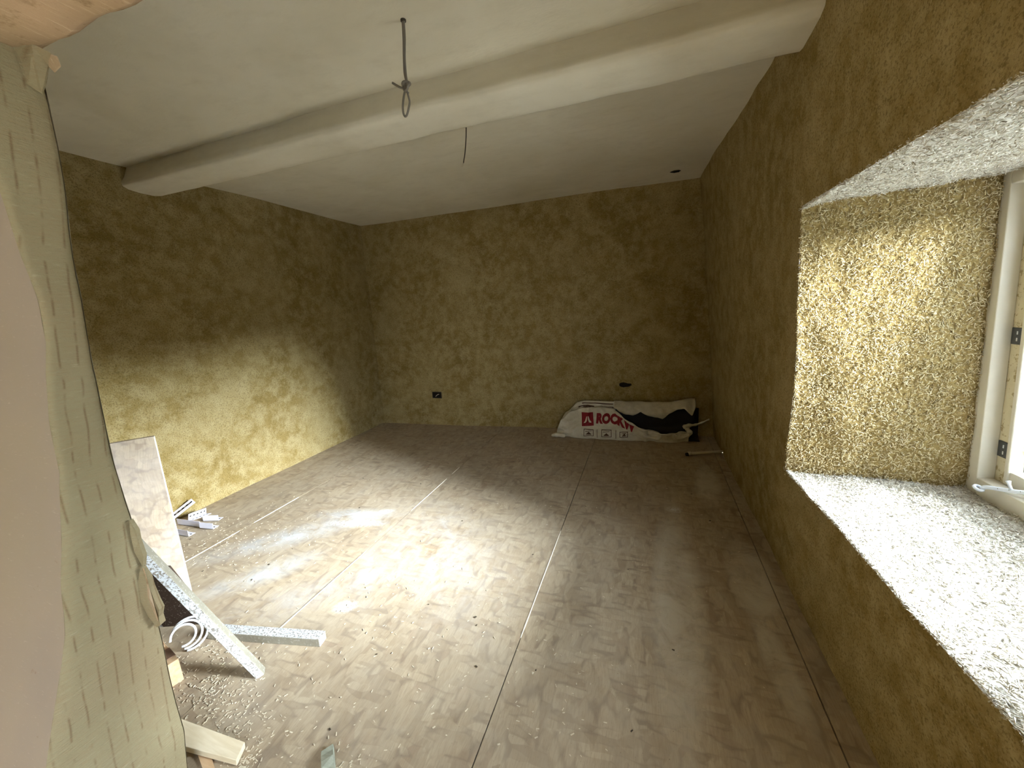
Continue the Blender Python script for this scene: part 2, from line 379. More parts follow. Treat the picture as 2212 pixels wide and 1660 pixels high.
wr = mb.build('wall_right', M_wall, smooth=True); struct(wr, 'ochre plastered wall on the right with a deep window recess')
# --- recess faces (rough hempcrete) as parts of the right wall
XO = 1.225
def far_o(z): return lerp(1.935, 2.055, max(0, min(1, (z - .6) / 1.18)))
def zs_o(y): return 0.585
ZHO = 1.79
def rv(p, a=0.012): return (p[0] + nz(*p, 9, a * .4), p[1] + nz(p[0] + 5, p[1], p[2], 9, a), p[2] + nz(p[0], p[1] + 5, p[2], 9, a))
def f_far(u, v):
    zi = lerp(zsill(2.0) - .03, ZH + .03, v); zo = lerp(zs_o(2) - .03, ZHO + .03, v); a = rw(yjamb(zi), zi); b = (XO + .05, far_o(zo), zo)
    k = 0.0 if u in (0, 1) else 1; p = tuple(lerp(a[i], b[i], u) for i in range(3)); return (p[0], p[1] + k * nz(*p, 9, 0.010), p[2])
def f_sill(u, v):
    yi = lerp(Y0, yjamb(.566) + .03, v); yo = lerp(Y0 + 0.15, far_o(.6) + .03, v); a = rw(yi, zsill(yi)); b = (XO + .05, yo, zs_o(yo))
    k = 0.0 if u in (0, 1) else 1; p = tuple(lerp(a[i], b[i], u) for i in range(3)); return (p[0], p[1], p[2] + k * nz(*p, 9, 0.010))
def f_head(u, v):
    yi = lerp(Y0, yjamb(ZH) + .03, v); yo = lerp(Y0 + 0.15, far_o(1.79) + .03, v); a = rw(yi, ZH); b = (XO + .05, yo, ZHO)
    k = 0.0 if u in (0, 1) else 1; p = tuple(lerp(a[i], b[i], u) for i in range(3)); return (p[0], p[1], p[2] + k * nz(*p, 9, 0.010))
def f_near(u, v):
    zi = lerp(zsill(Y0), ZH, v); zo = lerp(zs_o(0), ZHO, v); a = rw(Y0, zi); b = (XO + .05, Y0 + .15, zo)
    return tuple(lerp(a[i], b[i], u) for i in range(3))
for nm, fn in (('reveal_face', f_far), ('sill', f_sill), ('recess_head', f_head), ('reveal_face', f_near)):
    pyd(nm, *grid(fn, 30, 50), M_reveal_lit if nm in ('sill', 'recess_head') else M_reveal, wr, smooth=True)
# hemp shiv bristling from the recess faces: uncountable, one object per face
def chips(name, fn, out, count, parent, umax=1.0, mat=M_chips, ln=(0.006, 0.017), tilt=0.45, edge=0.25, umin=0.0):
    """count little prisms laid on surface fn(u,v) with outward normal 'out'"""
    N = Vector(out).normalized()
    vs = np.zeros((count, 8, 3)); base = np.array(boxv(-.5, .5, -.5, .5, -.5, .5))
    taper = np.ones((8, 1)); taper[[1, 2, 5, 6]] = 0.55
    ref = Vector((0, 0, 1)) if abs(N.z) < .8 else Vector((1, 0, 0))
    T = ref.cross(N).normalized(); B = N.cross(T)
    for i in range(count):
        u = rng.random() * (umax - umin) + umin
        if rng.random() < edge: u = abs(rng.normal(0, 0.012))
        v = rng.random(); p = fn(min(1, u), v)
        a = rng.random() * 2 * PI; ti = rng.normal(0, tilt)
        d = (T * math.cos(a) + B * math.sin(a)) * math.cos(ti) + N * math.sin(ti); d.normalize()
        s = d.cross(N + Vector(rng.normal(0, .3, 3))).normalized(); t3 = d.cross(s)
        L = rng.uniform(*ln); W = rng.uniform(.0016, .0036); H = rng.uniform(.0010, .0022)
        q = base.copy(); q[:, 1:] *= taper
        R = np.array([d * L, s * W, t3 * H])
        vs[i] = q @ R + np.array(p) + np.array(N) * rng.uniform(-.003, .0075)
    me = bpy.data.meshes.new(name)
    nf = np.array(BOXF); faces = (nf[None] + (np.arange(count) * 8)[:, None, None]).reshape(-1)
    me.vertices.add(count * 8); me.vertices.foreach_set('co', vs.reshape(-1))
    me.loops.add(len(faces)); me.loops.foreach_set('vertex_index', faces.astype(np.int32))
    me.polygons.add(count * 6); me.polygons.foreach_set('loop_start', np.arange(count * 6, dtype=np.int32) * 4)
    me.update(calc_edges=True); me.validate()
    o = link(name, me, mat, parent); o['kind'] = 'stuff'; return o
chips('hemp_shiv', f_far, (0, -1, 0), 20000, wr, 0.98, edge=0.03)
chips('hemp_shiv', f_sill, (0, 0, 1), 19000, wr, 0.98, edge=0.06, mat=M_chips_lit)
chips('hemp_shiv', f_head, (0, 0, -1), 12000, wr, 0.98, edge=0.08, mat=M_chips_lit)

# --- ceiling, beam
def f_ceil(u, v):
    x = lerp(XL - .08, 0.8, u); y = lerp(YH, 4.3, v); return (x, y, zceil(x, y) + nz(x, y, 1, 0.9, 0.012) + nz(x, y, 4, 3, 0.004))
cl = pyd('ceiling', *grid(f_ceil, 60, 90), M_ceil, smooth=True); struct(cl, 'off-white lime plastered ceiling')
def f_beam(u, v):
    x = lerp(XL - .05, 0.66, u)
    prof = [(1.715, 2.46), (1.722, 2.40), (1.708, 2.345), (1.690, 2.305), (1.700, 2.282), (1.735, 2.268), (1.80, 2.262), (1.885, 2.262), (1.925, 2.270), (1.938, 2.30), (1.935, 2.46)]
    q = v * (len(prof) - 1); i = min(int(q), len(prof) - 2); a, b = prof[i], prof[i + 1]; t = q - i
    y = lerp(a[0], b[0], t); z = lerp(a[1], b[1], t)
    y += lerp(0.045, 0.0, u) * max(0.0, 1 - v * 1.6)
    return (x, y + nz(x, 0, z, 1.5, .012) + nz(x, y, z, 6, .005), z + nz(x, 3, 0, 1.6, .007) + nz(x, y, z, 7, .003))
bm_ = pyd('trim_1', *grid(f_beam, 90, 30), M_ceil, smooth=True); struct(bm_, 'boxed ceiling beam smoothed over with off-white plaster')

# --- floor boards (strand board), each its own piece
fl = empty('floor'); struct(fl, 'strand board subfloor, dusty with lime and hemp')
SEAM = [(XL - .05), -2.585, -1.572, -0.490, 0.592, 0.80]
CROSS = [[-3.05, -1.2, 1.05, 3.3, 4.35], [-3.05, -0.4, 0.30, 2.95, 4.35], [-3.05, -0.9, 0.1, 3.38, 4.35], [-3.05, -0.3, 0.22, 2.75, 4.35], [-3.05, -.8, 1.93, 4.35]]
GAP = 0.0022
for i in range(5):
    for j in range(len(CROSS[i]) - 1):
        x0, x1 = SEAM[i] + GAP, SEAM[i + 1] - GAP; y0, y1 = CROSS[i][j] + GAP * .4, CROSS[i][j + 1] - GAP * .4
        dz = rng.uniform(-.0008, .0008)
        o = box('board', (x0, x1, y0, y1, -0.022, dz), M_osb, fl)
box('subfloor', (XL - .3, 1.0, YH - .1, 4.5, -0.06, -0.0225), M_hole, fl)
# sawdust and glue squeezed up in stretches of the joints
for sx, spans in ((-2.585, ((1.18, 1.57), (1.68, 2.05))), (-1.572, ((.95, 1.62), (2.10, 2.62), (2.72, 2.86))), (-0.490, ((1.30, 2.12),))):
    for a, b in spans:
        n = 14; v = []; f = []
        for k in range(n + 1):
            y = lerp(a, b, k / n); ww = (GAP + .0008 + rng.uniform(0, .0012)) * (0.35 if k in (0, n) else 1)
            v += [(sx - ww, y, -.004), (sx + ww, y, -.004), (sx + ww * .6, y, .0022), (sx - ww * .6, y, .0022)]
            if k:
                q = (k - 1) * 4
                for m in range(4): f.append((q + m, q + (m + 1) % 4, q + 4 + (m + 1) % 4, q + 4 + m))
        f += [(3, 2, 1, 0), (n * 4, n * 4 + 1, n * 4 + 2, n * 4 + 3)]
        pyd('joint_fill', v, f, M_dust, fl)

# --- partition wall around the doorway and the hall behind the camera
PF, PB = 0.335, 0.498
mb = MB(); mb.box(XL - .05, -1.62, PF, PB, -.02, 2.5); mb.box(-1.62, 0.75, PF, PB, 2.12, 2.5); mb.box(0.50, 0.75, PF, PB, -.02, 2.15)
wf = mb.build('wall_front', M_wall); struct(wf, 'plastered partition wall around the doorway')
mb = MB(); mb.box(XL - .05, 0.8, YH - .3, YH, -.02, 2.5)
wh = mb.build('wall_rear', M_wall); struct(wh, 'plastered hall end wall behind the viewer')

# --- doorway: worn post and lintel
d1 = empty('door_1', (-1.2, .4, 0)); struct(d1, 'old timber doorway with a worn post and a rough sawn lintel')
BACK = [(2.05, -1.094), (1.894, -1.096), (1.824, -1.099), (1.752, -1.107), (1.686, -1.118), (1.626, -1.135), (1.546, -1.158), (1.469, -1.165), (1.389, -1.182), (1.305, -1.194), (1.216, -1.204), (1.159, -1.211), (1.063, -1.219), (0.978, -1.214), (0.928, -1.21), (0.849, -1.214), (0.776, -1.208), (0.699, -1.215), (0.612, -1.219), (0.505, -1.229), (0.424, -1.238), (0.327, -1.242), (0.245, -1.24), (0.108, -1.275), (0.0, -1.29)][::-1]
FRONT = [(2.05, .385), (1.9, .392), (1.66, 0.413), (1.587, 0.422), (1.522, 0.43), (1.459, 0.436), (1.375, 0.436), (1.312, 0.426), (1.209, 0.414), (1.086, 0.41), (0.961, 0.385), (0.87, 0.366), (0.818, 0.356), (0.726, 0.343), (0.666, 0.327), (0.612, 0.31), (0.545, 0.291), (0.468, 0.27), (0.0, 0.16)][::-1]
def child(o):
    o.matrix_parent_inverse = o.parent.matrix_basis.inverted(); return o
NZP = 160
def f_side(u, v):
    z = lerp(0.0, 2.02, u); yf = itp(z, FRONT); xb = itp(z, BACK)
    y = lerp(yf, .5, v)
    e = 0.006 * (math.exp(-((1 - v) / .06)) + math.exp(-(v / .05)))
    return (xb - e + nz(xb, y, z, 14, .0025) + nz(1, y, z, 40, .0008), y, z)
def f_frontface(u, v):
    z = lerp(0.0, 2.02, u); yf = itp(z, FRONT); xb = itp(z, BACK); x = lerp(-1.75, xb - .006, v)
    return (x, yf - .012 * math.sin(PI * v) + nz(x, 2, z, 3, .006) * (1 - v), z)
def f_rear(u, v):
    z = lerp(0.0, 2.02, u); xb = itp(z, BACK); return (lerp(xb - .006, -1.75, v), .502, z)
mb = MB(); mb.add(*grid(f_side, NZP, 24)); nside = len(mb.f); mb.add(*grid(f_frontface, NZP, 12)); nfront = len(mb.f); mb.add(*grid(f_rear, NZP, 2))
post = mb.build('post', M_post_s, d1, smooth=True); child(post)
post.data.materials.append(M_post_f)
post.data.polygons.foreach_set('material_index', [0] * nside + [1] * (nfront - nside) + [0] * (len(mb.f) - nfront)); post.data.update()
def f_lin(u, v):
    x = lerp(-1.8, .74, u)
    prof = [(.19, 2.14), (.19, 1.93), (.205, 1.912), (.36, 1.908), (.485, 1.906), (.5, 1.916), (.502, 2.14)]
    q = v * 6; i = min(int(q), 5); t = q - i; y = lerp(prof[i][0], prof[i + 1][0], t); z = lerp(prof[i][1], prof[i + 1][1], t)
    return (x, y + nz(x, y, z, 8, .004), z + nz(x, y, z, 12, .004) + nz(x, y, z, 40, .0015))
lin = pyd('lintel', *grid(f_lin, 160, 24), M_lintel, d1, smooth=True); child(lin)
def splinter(pts, th, dirv, mat=M_post_s, nm='splinter'):
    """jagged sliver: outline pts (3D) given thickness th along dirv"""
    n = len(pts); d = Vector(dirv) * th; v = [Vector(p) for p in pts] + [Vector(p) + d for p in pts]
    f = [tuple(range(n)), tuple(range(2 * n - 1, n - 1, -1))] + [(i, n + i, n + (i + 1) % n, (i + 1) % n) for i in range(n)]
    return child(pyd(nm, v, f, mat, d1))
# torn flap on the far arris of the post
splinter([(-1.198, .497, .80), (-1.188, .500, .77), (-1.196, .503, .74), (-1.186, .503, .70), (-1.178, .503, .68), (-1.190, .502, .655), (-1.184, .500, .635), (-1.200, .498, .625), (-1.216, .494, .66), (-1.222, .490, .71), (-1.214, .492, .76)], .016, (.3, -.9, 0))
splinter([(-1.200, .498, .93), (-1.193, .502, .90), (-1.199, .503, .87), (-1.191, .502, .83), (-1.200, .499, .80), (-1.212, .496, .84), (-1.208, .496, .89)], .010, (.3, -.9, 0))
splinter([(-1.192, .487, .80), (-1.184, .484, .76), (-1.189, .480, .72), (-1.180, .482, .66), (-1.190, .486, .645), (-1.196, .488, .72)], .006, (1, 0, 0), M_lintel)
# splintered wood where post and lintel meet
splinter([(-1.096, .470, 1.905), (-1.060, .480, 1.908), (-1.045, .496, 1.898), (-1.070, .500, 1.885), (-1.085, .498, 1.862), (-1.095, .492, 1.84), (-1.098, .476, 1.85)], .012, (.2, -.2, .05), M_post_s)
splinter([(-1.058, .494, 1.900), (-1.036, .500, 1.892), (-1.040, .503, 1.880), (-1.062, .502, 1.874), (-1.070, .500, 1.884)], .008, (.1, -.2, .2), M_lintel)

# ------------------------------------------------------------------ window
w1 = empty('window_1', (XO, 1.2, .59)); struct(w1, 'cream painted timber window with dark hinges in the deep recess')
YF, YN = 2.05, 0.56     # outer far and near edges of the frame
ZB, ZT = 0.575, 1.80
def wbox(nm, b, mat=M_paint, bevel=.003, par=None):
    o = box(nm, b, mat, par or w1, bevel)
    if par is None: child(o)
    return o
FX = XO
# frame members, 5 cm faces, 5 cm deep, then a stop set back behind them
wbox('frame_stile', (FX, FX + .052, 1.897, YF, ZB, ZT)); wbox('frame_stile', (FX, FX + .052, YN, .80, ZB, ZT))
wbox('frame_rail', (FX, FX + .052, .80, 1.897, ZB, .648)); wbox('frame_rail', (FX, FX + .052, .80, 1.897, 1.735, ZT))
# casement leaf
CX = FX + .052
wbox('casement_stile', (CX, CX + .045, 1.845, 1.93, .63, 1.75), M_paint_old); wbox('casement_stile', (CX, CX + .045, .78, .855, .63, 1.75), M_paint_old)
wbox('casement_rail', (CX, CX + .045, .855, 1.845, .63, .70), M_paint); wbox('casement_rail', (CX, CX + .045, .855, 1.845, 1.68, 1.75), M_paint)
wbox('glazing_bar', (CX + .008, CX + .04, 1.335, 1.36, .70, 1.68), M_paint)
for a, b in ((.855, 1.335), (1.36, 1.845)):
    wbox('pane', (CX + .020, CX + .024, a, b, .70, 1.68), M_glass, 0)
wbox('stop_bead', (CX - .008, CX + .004, 1.835, 1.852, .65, 1.735), M_paint, .004)
for zc in (1.195, .772):
    h = wbox('hinge', (CX - .004, CX + .002, 1.852, 1.895, zc - .030, zc + .030), M_hinge, .001)
    for dz in (-.012, .012):
        s_ = box('screw', (CX - .0055, CX - .003, 1.868, 1.872, zc + dz - .006, zc + dz + .006), M_screw, h)
# perforated stay lying across the bottom rail
mbs = MB()
path = [(1.196, 1.818, .640), (1.205, 1.805, .648), (1.235, 1.755, .662), (1.262, 1.715, .676), (1.285, 1.68, .684)]
v, f = tube(spline(path, 5), .0075, 8); mbs.add(v, f)
rp = [Vector((1.190, 1.826, .634)) + Vector((math.cos(a) * .010, math.sin(a) * .014, math.sin(a) * .004)) for a in np.linspace(0, 2 * PI, 15)]
mbs.add(*tube(rp, .0055, 6, False))
mbs.add(*tube([(1.232, 1.757, .664), (1.228, 1.765, .684), (1.226, 1.768, .694)], [.005, .004, .007], 6))
st = child(mbs.build('stay_bar', M_stay, w1, True)); st['label'] = 'white metal casement stay with a looped end'
for t in (.25, .5, .75):
    p = Vector(path[1]).lerp(Vector(path[3]), t); pyd('stay_hole', *tube([p + Vector((-.0078, -.001, .001)), p + Vector((-.0072, -.001, .001))], .0022, 6), M_hole, st)

# the old frame stands out of plumb with the wall
for c in w1.children:
    for m_ in [c] + list(c.children):
        if c.name.startswith('stay'): continue
        for vt in m_.data.vertices: vt.co.y += .012 + .10 * (vt.co.z - .772)
# ------------------------------------------------------------------ outdoors, seen only as glare
g = pyd('ground', [(-40, -40, -.3), (60, -40, -.3), (60, 40, -.3), (-40, 40, -.3)], [(0, 1, 2, 3)], M_gravel); struct(g, 'pale gravel yard outside')
def f_hedge(u, v):
    y = lerp(-14, 24, u); a = v * PI
    ht = 2.7 + nz(y, 0, 0, .6, .3) + nz(y, 1, 0, 2.3, .15)
    x = 9.0 - math.cos(a) * 0.8; z = -.32 + math.sin(a) ** .35 * ht
    return (x + nz(x, y, z, 2.5, .25), y, z + nz(x, y, z, 3, .12))
hd = pyd('hedge', *grid(f_hedge, 200, 24), M_hedge, smooth=True); tag(hd, 'tall dark green hedge beyond the yard outside the window', 'hedge')

# ------------------------------------------------------------------ things
def obox(a, b, side, w_, h_, inset=0.0):
    """prism from a to b (centre of its underside edge lines); side = horizontal-ish width direction, height along axis x side"""
    a, b = Vector(a), Vector(b); ax = (b - a).normalized(); sd = Vector(side); sd = (sd - ax * sd.dot(ax)).normalized(); up = ax.cross(sd)
    if up.z < 0: up = -up
    v = []
    for p in (a, b):
        for i, j in ((-1, 0), (1, 0), (1, 1), (-1, 1)): v.append(p + sd * (w_ / 2 * i) + up * (h_ * j))
    f = [(0, 1, 5, 4), (1, 2, 6, 5), (2, 3, 7, 6), (3, 0, 4, 7)]
    if inset:
        for e, (p, d) in enumerate(((a, ax), (b, -ax))):
            o4 = e * 4; n = len(v); c = p + up * (h_ / 2)
            for k in range(4): v.append(c + (v[o4 + k] - c) * 0.62 + d * inset)
            for k in range(4):
                q = (o4 + k, o4 + (k + 1) % 4, n + (k + 1) % 4, n + k); f.append(q if e == 0 else q[::-1])
            f.append((n, n + 1, n + 2, n + 3))
    else:
        f += [(3, 2, 1, 0), (4, 5, 6, 7)]
    return v, f, sd, up
def fixn(o):
    import bmesh
    b = bmesh.new(); b.from_mesh(o.data); bmesh.ops.recalc_face_normals(b, faces=b.faces[:]); b.to_mesh(o.data); b.free(); o.data.update(); return o
def facemat(o, mat, test):
    fixn(o)
    o.data.materials.append(mat); k = len(o.data.materials) - 1
    for p in o.data.polygons:
        if test(p.normal): p.material_index = k

# strand board offcut standing on end by the left side
bd = Vector((.605, .796, 0)).normalized(); bn = Vector((.796, -.605, 0)); br = Vector((-2.213, 1.058, 0))
o = empty('board_offcut', br); tag(o, 'pale strand board offcut standing upright behind the wooden post', 'board')
v = []
for zz, ln in ((0.0, 0), (.872, -.035)):
    for (d, t) in ((-.62, 0), (0, 0), (0, -.018), (-.62, -.018)): v.append(bd * d + bn * (t + ln) + Vector((0, 0, zz)))
pnl = pyd('panel', v, BOXF, M_osb2, o); bev(pnl, .001, 1)
v2 = []  # pale strip painting the light caught by the board's right edge
for zz, ln in ((0.003, 0), (.870, -.035)):
    for (d, t) in ((.0002, .0002), (.0022, .0002), (.0022, -.018), (.0002, -.018)): v2.append(bd * d + bn * (t + ln) + Vector((0, 0, zz)))
pe = pyd('lit_edge', v2, BOXF, mat_plain('edge_highlight', (.80, .76, .68), .8), o); pe['label'] = 'pale strip along the board edge, painted as caught light'

# two splattered battens
def batten(nm, a, b, side, w_, h_, label, test):
    v, f, sd, up = obox(a, b, side, w_, h_, .012); r = Vector(a); e = empty(nm, r); tag(e, label, 'batten', 'lime splattered battens')
    # subdivide lengthwise with slight wobble so the edges look ragged
    body = pyd('body', [p - r for p in v], f, M_batside, e); bev(body, .0015, 1)
    facemat(body, M_splat, test)
    # dried lime crust along the splattered face
    return e, sd, up
b1, sd1, up1 = batten('batten', (-1.432, .834, .0), (-1.67, .528, 1.074), (.6, .6, .3), .031, .034,
    'lime-splattered batten leaning against the partition wall behind the post', lambda n: n.dot(Vector((.68, -.73, 0))) > .5)
b2, sd2, up2 = batten('batten', (-1.85, .922, .0), (-1.312, 1.036, .0), (0, 1, 0), .048, .038,
    'lime-splattered batten lying flat on the floor below the leaning one', lambda n: n.z > .5 or n.x > .8)

# dark plank standing in for an unclear dark mass
r = Vector((-2.0, .95, 0)); o = empty('dark_plank', r); tag(o, 'short dark speckled plank leaning behind the grey coil', 'plank')
A, Bq = Vector((-2.13, .885, 0)), Vector((-1.925, .965, 0)); lean = Vector((.10, -.15, .42)); dn = (Bq - A).cross(lean).normalized()
if dn.y > 0: dn = -dn
v = [A - r, Bq - r, Bq - dn * .02 - r, A - dn * .02 - r]; v += [p + lean for p in v]
pyd('face', v, BOXF, M_darkplank, o)
v = [A - (Bq - A).normalized() * .022 - r, A - r, A - dn * .02 - r, A - dn * .02 - (Bq - A).normalized() * .022 - r]; v += [p + lean * .9 for p in v]
pyd('splattered_edge', v, BOXF, M_plankedge, o)

# coil of grey conduit
r = Vector((-1.80, .83, 0)); o = empty('conduit_coil', r); tag(o, 'small coil of pale grey conduit standing beside the tan block', 'conduit')
ax1 = Vector((.41, .91, 0)).normalized(); n3 = Vector((.80, -.36, .48)).normalized(); ax2 = n3.cross(ax1).normalized()
for k, (rad, off) in enumerate(((.064, 0.0), (.054, .008), (.042, .014))):
    c = Vector((-1.876, .856, .062 + .003 * k)) + n3 * (off) - r - ax1 * .01 * k
    pts = [c + ax1 * math.cos(q) * rad + ax2 * math.sin(q) * rad for q in np.linspace(-1.9, 3.1, 28)]
    pyd('loop', *tube(pts, .0048, 8), M_pvc, o, True)

# tan block with a brown board across it, and a thin strip
r = Vector((-1.80, .775, 0)); o = empty('timber_block', r); tag(o, 'tan softwood block with a brown face, beside the wooden post', 'wood block')
v, f, _, _ = obox(Vector((-1.99, .764, 0)) - r, Vector((-1.735, .707, 0)) - r, (.2, 1, 0), .060, .10); q = pyd('block', v, f, M_pine2, o); bev(q, .002)
v, f, _, _ = obox(Vector((-1.830, .7283, .1004)) - r, Vector((-1.765, .7138, .1004)) - r, (.2, 1, 0), .061, .003); pyd('brown_strip', v, f, M_brownply, o)
v, f, _, _ = obox(Vector((-2.00, .780, .1015)), Vector((-1.85, .747, .1015)), (.2, 1, 0), .02, .012)
q = pyd('wood_strip', v, f, M_pine2); tag(q, 'thin tan wood strip lying on top of the brown-faced block', 'wood strip')

# pine offcut propped on a wedge
pv = [(-1.585, .622), (-1.405, .548), (-1.212, .590), (-1.232, .640)]
P = [Vector((-1.57, .606, .048)), Vector((-1.465, .548, .045)), Vector((-1.212, .586, .026)), Vector((-1.236, .632, .028))]
N_ = (P[1] - P[0]).cross(P[3] - P[0]).normalized(); N_ = N_ if N_.z > 0 else -N_
v = [p - N_ * .022 for p in P] + P
q = pyd('pine_offcut', v, BOXF, M_pine); bev(q, .0015); tag(q, 'pale pine plank offcut lying at the foot of the wooden post', 'wood offcut')
v = [(-1.46, .600, 0), (-1.285, .535, 0), (-1.270, .556, 0), (-1.44, .625, 0), (-1.46, .600, .016), (-1.285, .535, .005), (-1.270, .556, .005), (-1.44, .625, .016)]
q = pyd('wood_wedge', v, BOXF, M_pine2); tag(q, 'tan wedge of wood under the pine plank offcut', 'wood wedge')
# grey-green stub
mb = MB(); n = 10
for k in range(n + 1):
    t = k / n; p = Vector((-.965, .707, 0)).lerp(Vector((-.80, .560, 0)), t); s_ = Vector((.66, .74, 0)) * .020
    hgt = .030 * (.75 + .25 * min(1, t * 4)) + rng.uniform(-.002, .002)
    j = Vector((rng.uniform(-.006, .006), rng.uniform(-.006, .006), 0)) if k == 0 else Vector((0, 0, 0))
    mb.v += [tuple(p - s_), tuple(p + s_), tuple(p + s_ * .9 + j + Vector((0, 0, hgt))), tuple(p - s_ * .9 + j * 1.5 + Vector((0, 0, hgt * rng.uniform(.85, 1))))]
    if k:
        b0 = (k - 1) * 4; mb.f += [(b0 + m, b0 + (m + 1) % 4, b0 + 4 + (m + 1) % 4, b0 + 4 + m) for m in range(4)]
mb.f += [(3, 2, 1, 0), (n * 4, n * 4 + 1, n * 4 + 2, n * 4 + 3)]
q = mb.build('wood_stub', M_greygreen); tag(q, 'grey-green weathered stub of wood at the bottom edge of the view', 'wood stub')

# heap of perforated corner bead offcuts by the left wall
def bead(a, b, side, label, fl=.042, th=.0025, z1=None):
    a, b = Vector(a) + Vector((.0, -.07, 0)), Vector(b) + Vector((.0, -.07, 0)); r = (a + b) / 2; r = Vector((r.x, r.y, min(a.z, b.z))); ax = (b - a).normalized(); sd = Vector(side); sd = (sd - ax * sd.dot(ax)).normalized(); up = ax.cross(sd); up = up if up.z > 0 else -up
    e = empty('corner_bead', r); tag(e, label, 'corner bead', 'perforated bead offcuts by the left wall')
    def fl_box(d1_, d2_, nm):
        v = []
        for p in (a, b): v += [p - r, p - r + d1_ * fl, p - r + d1_ * fl + d2_ * th, p - r + d2_ * th]
        return pyd(nm, v, [(0, 1, 5, 4), (1, 2, 6, 5), (2, 3, 7, 6), (3, 0, 4, 7), (3, 2, 1, 0), (4, 5, 6, 7)], M_bead, e)
    f1 = fl_box(sd, up, 'flange'); f2 = fl_box(up, sd, 'flange')
    L = (b - a).length; m = max(2, int(L / .028))
    for k in range(m):
        p = a.lerp(b, (k + .5) / m) - r
        for d1_, d2_, ff in ((sd, up, f1), (up, sd, f2)):
            c = p + d1_ * fl * .55 + d2_ * (th + .0003)
            q4 = [c + ax * .007 + d1_ * .004, c - ax * .007 + d1_ * .004, c - ax * .007 - d1_ * .004, c + ax * .007 - d1_ * .004]
            pyd('slot', q4 + [x - d2_ * .001 for x in q4], BOXF, M_hole, ff)
    return e
bead((-3.14, 1.49, .002), (-2.86, 1.50, .004), (0, 1, 0), 'white perforated corner bead at the front of the bead heap, nearest the upright board')
bead((-3.12, 1.585, .004), (-2.90, 1.60, .006), (0, 1, 0), 'long white perforated corner bead across the middle of the heap')
bead((-2.885, 1.585, .012), (-2.78, 1.605, .006), (-.2, 1, 0), 'white perforated corner bead at the right tip of the heap')
bead((-3.02, 1.60, .042), (-3.06, 1.735, .010), (1, .2, 0), 'short white perforated bead lying crosswise on top of the heap')
bead((-2.98, 1.665, .002), (-2.87, 1.70, .002), (-.3, 1, 0), 'white perforated bead with a dark end at the back right of the heap')
bead((-3.17, 1.60, .03), (-3.12, 1.72, .10), (.6, -.3, .6), 'white perforated bead tipped up against the left wall')
bead((-3.08, 1.425, .002), (-2.95, 1.44, .002), (0, 1, 0), 'stubby white perforated bead apart from the heap, half behind the upright board')

# knotted flex hanging from the ceiling
r = Vector((-.837, 1.39, 2.415)); o = empty('hanging_flex', r); tag(o, 'knotted grey flex with a loop hanging from the ceiling in front of the beam', 'cable')
def P3(*l): return [Vector(p) - r for p in l]
for d in (-.0028, .0028):
    pyd('strand', *tube(spline(P3((-.837 + d, 1.39, 2.42), (-.840 + d, 1.39, 2.36), (-.847 + d * .8, 1.39, 2.30), (-.850 + d, 1.391, 2.25), (-.846 + d * .4, 1.39, 2.218)), 6), .0036, 8), M_cable, o, True)
kc = Vector((-.846, 1.388, 2.208))
kn = [kc + Vector((math.cos(q) * .013, math.sin(q * 2) * .006 - .003, math.sin(q) * .011)) - r for q in np.linspace(0, 2 * PI, 20)]
pyd('knot', *tube(kn, .0052, 8, False), M_cable, o, True)
kn = [kc + Vector((math.cos(q) * .008 - .001, -.006 + math.sin(q) * .006, math.sin(q) * .013 - .008)) - r for q in np.linspace(0, 2 * PI, 16)]
pyd('knot', *tube(kn, .0046, 8, False), M_cable, o, True)
pyd('tail', *tube(spline(P3((-.840, 1.384, 2.180), (-.856, 1.380, 2.196), (-.874, 1.380, 2.206), (-.900, 1.379, 2.224)), 5), .0040, 8), M_cable, o, True)
pyd('loop', *tube(spline(P3((-.853, 1.388, 2.200), (-.863, 1.387, 2.175), (-.871, 1.387, 2.145), (-.872, 1.388, 2.122), (-.866, 1.389, 2.111), (-.857, 1.389, 2.117), (-.847, 1.390, 2.140), (-.842, 1.390, 2.156), (-.846, 1.390, 2.178), (-.850, 1.390, 2.196)), 5), .0038, 8), M_cable, o, True)
pyd('ceiling_hole', *tube(P3((-.837, 1.39, 2.418), (-.837, 1.39, 2.408)), .010, 10), M_wire, o, True)
# thin wire behind the beam
r = Vector((-.93, 2.10, 2.42)); o = empty('thin_wire', r); tag(o, 'thin dark wire hanging from the ceiling behind the beam', 'wire')
pyd('wire', *tube(spline(P3((-.931, 2.10, 2.425), (-.938, 2.10, 2.37), (-.945, 2.10, 2.30), (-.956, 2.10, 2.235), (-.970, 2.10, 2.182)), 6), .0028, 6), M_wire, o, True)
pyd('bare_tip', *tube(P3((-.970, 2.10, 2.182), (-.975, 2.10, 2.172), (-.982, 2.10, 2.162)), .0022, 6), M_wiretip, o, True)

# socket back box sunk in the far wall
yy = yback(-2.43) + nz(-2.43, 5, .37, 1.2, .018); r = Vector((-2.43, yy, .33)); o = empty('socket_box', r); tag(o, 'dark empty socket box with wire ends low in the far wall', 'socket box')
mb = MB()
for b in ((-.062, .062, -.012, .0, 0, .005), (-.062, .062, -.012, .0, .075, .080), (-.062, -.057, -.012, .0, 0, .08), (.057, .062, -.012, .0, 0, .08)): mb.box(*b)
mb.build('box_rim', M_wire, o); box('box_back', (-.058, .058, -.006, -.002, .004, .076), M_hole, o)
pyd('wire_end', *tube(spline([(-.02, -.004, .02), (.0, -.020, .035), (.022, -.022, .05), (.035, -.012, .052)], 5), .004, 6), M_wiretip, o, True)

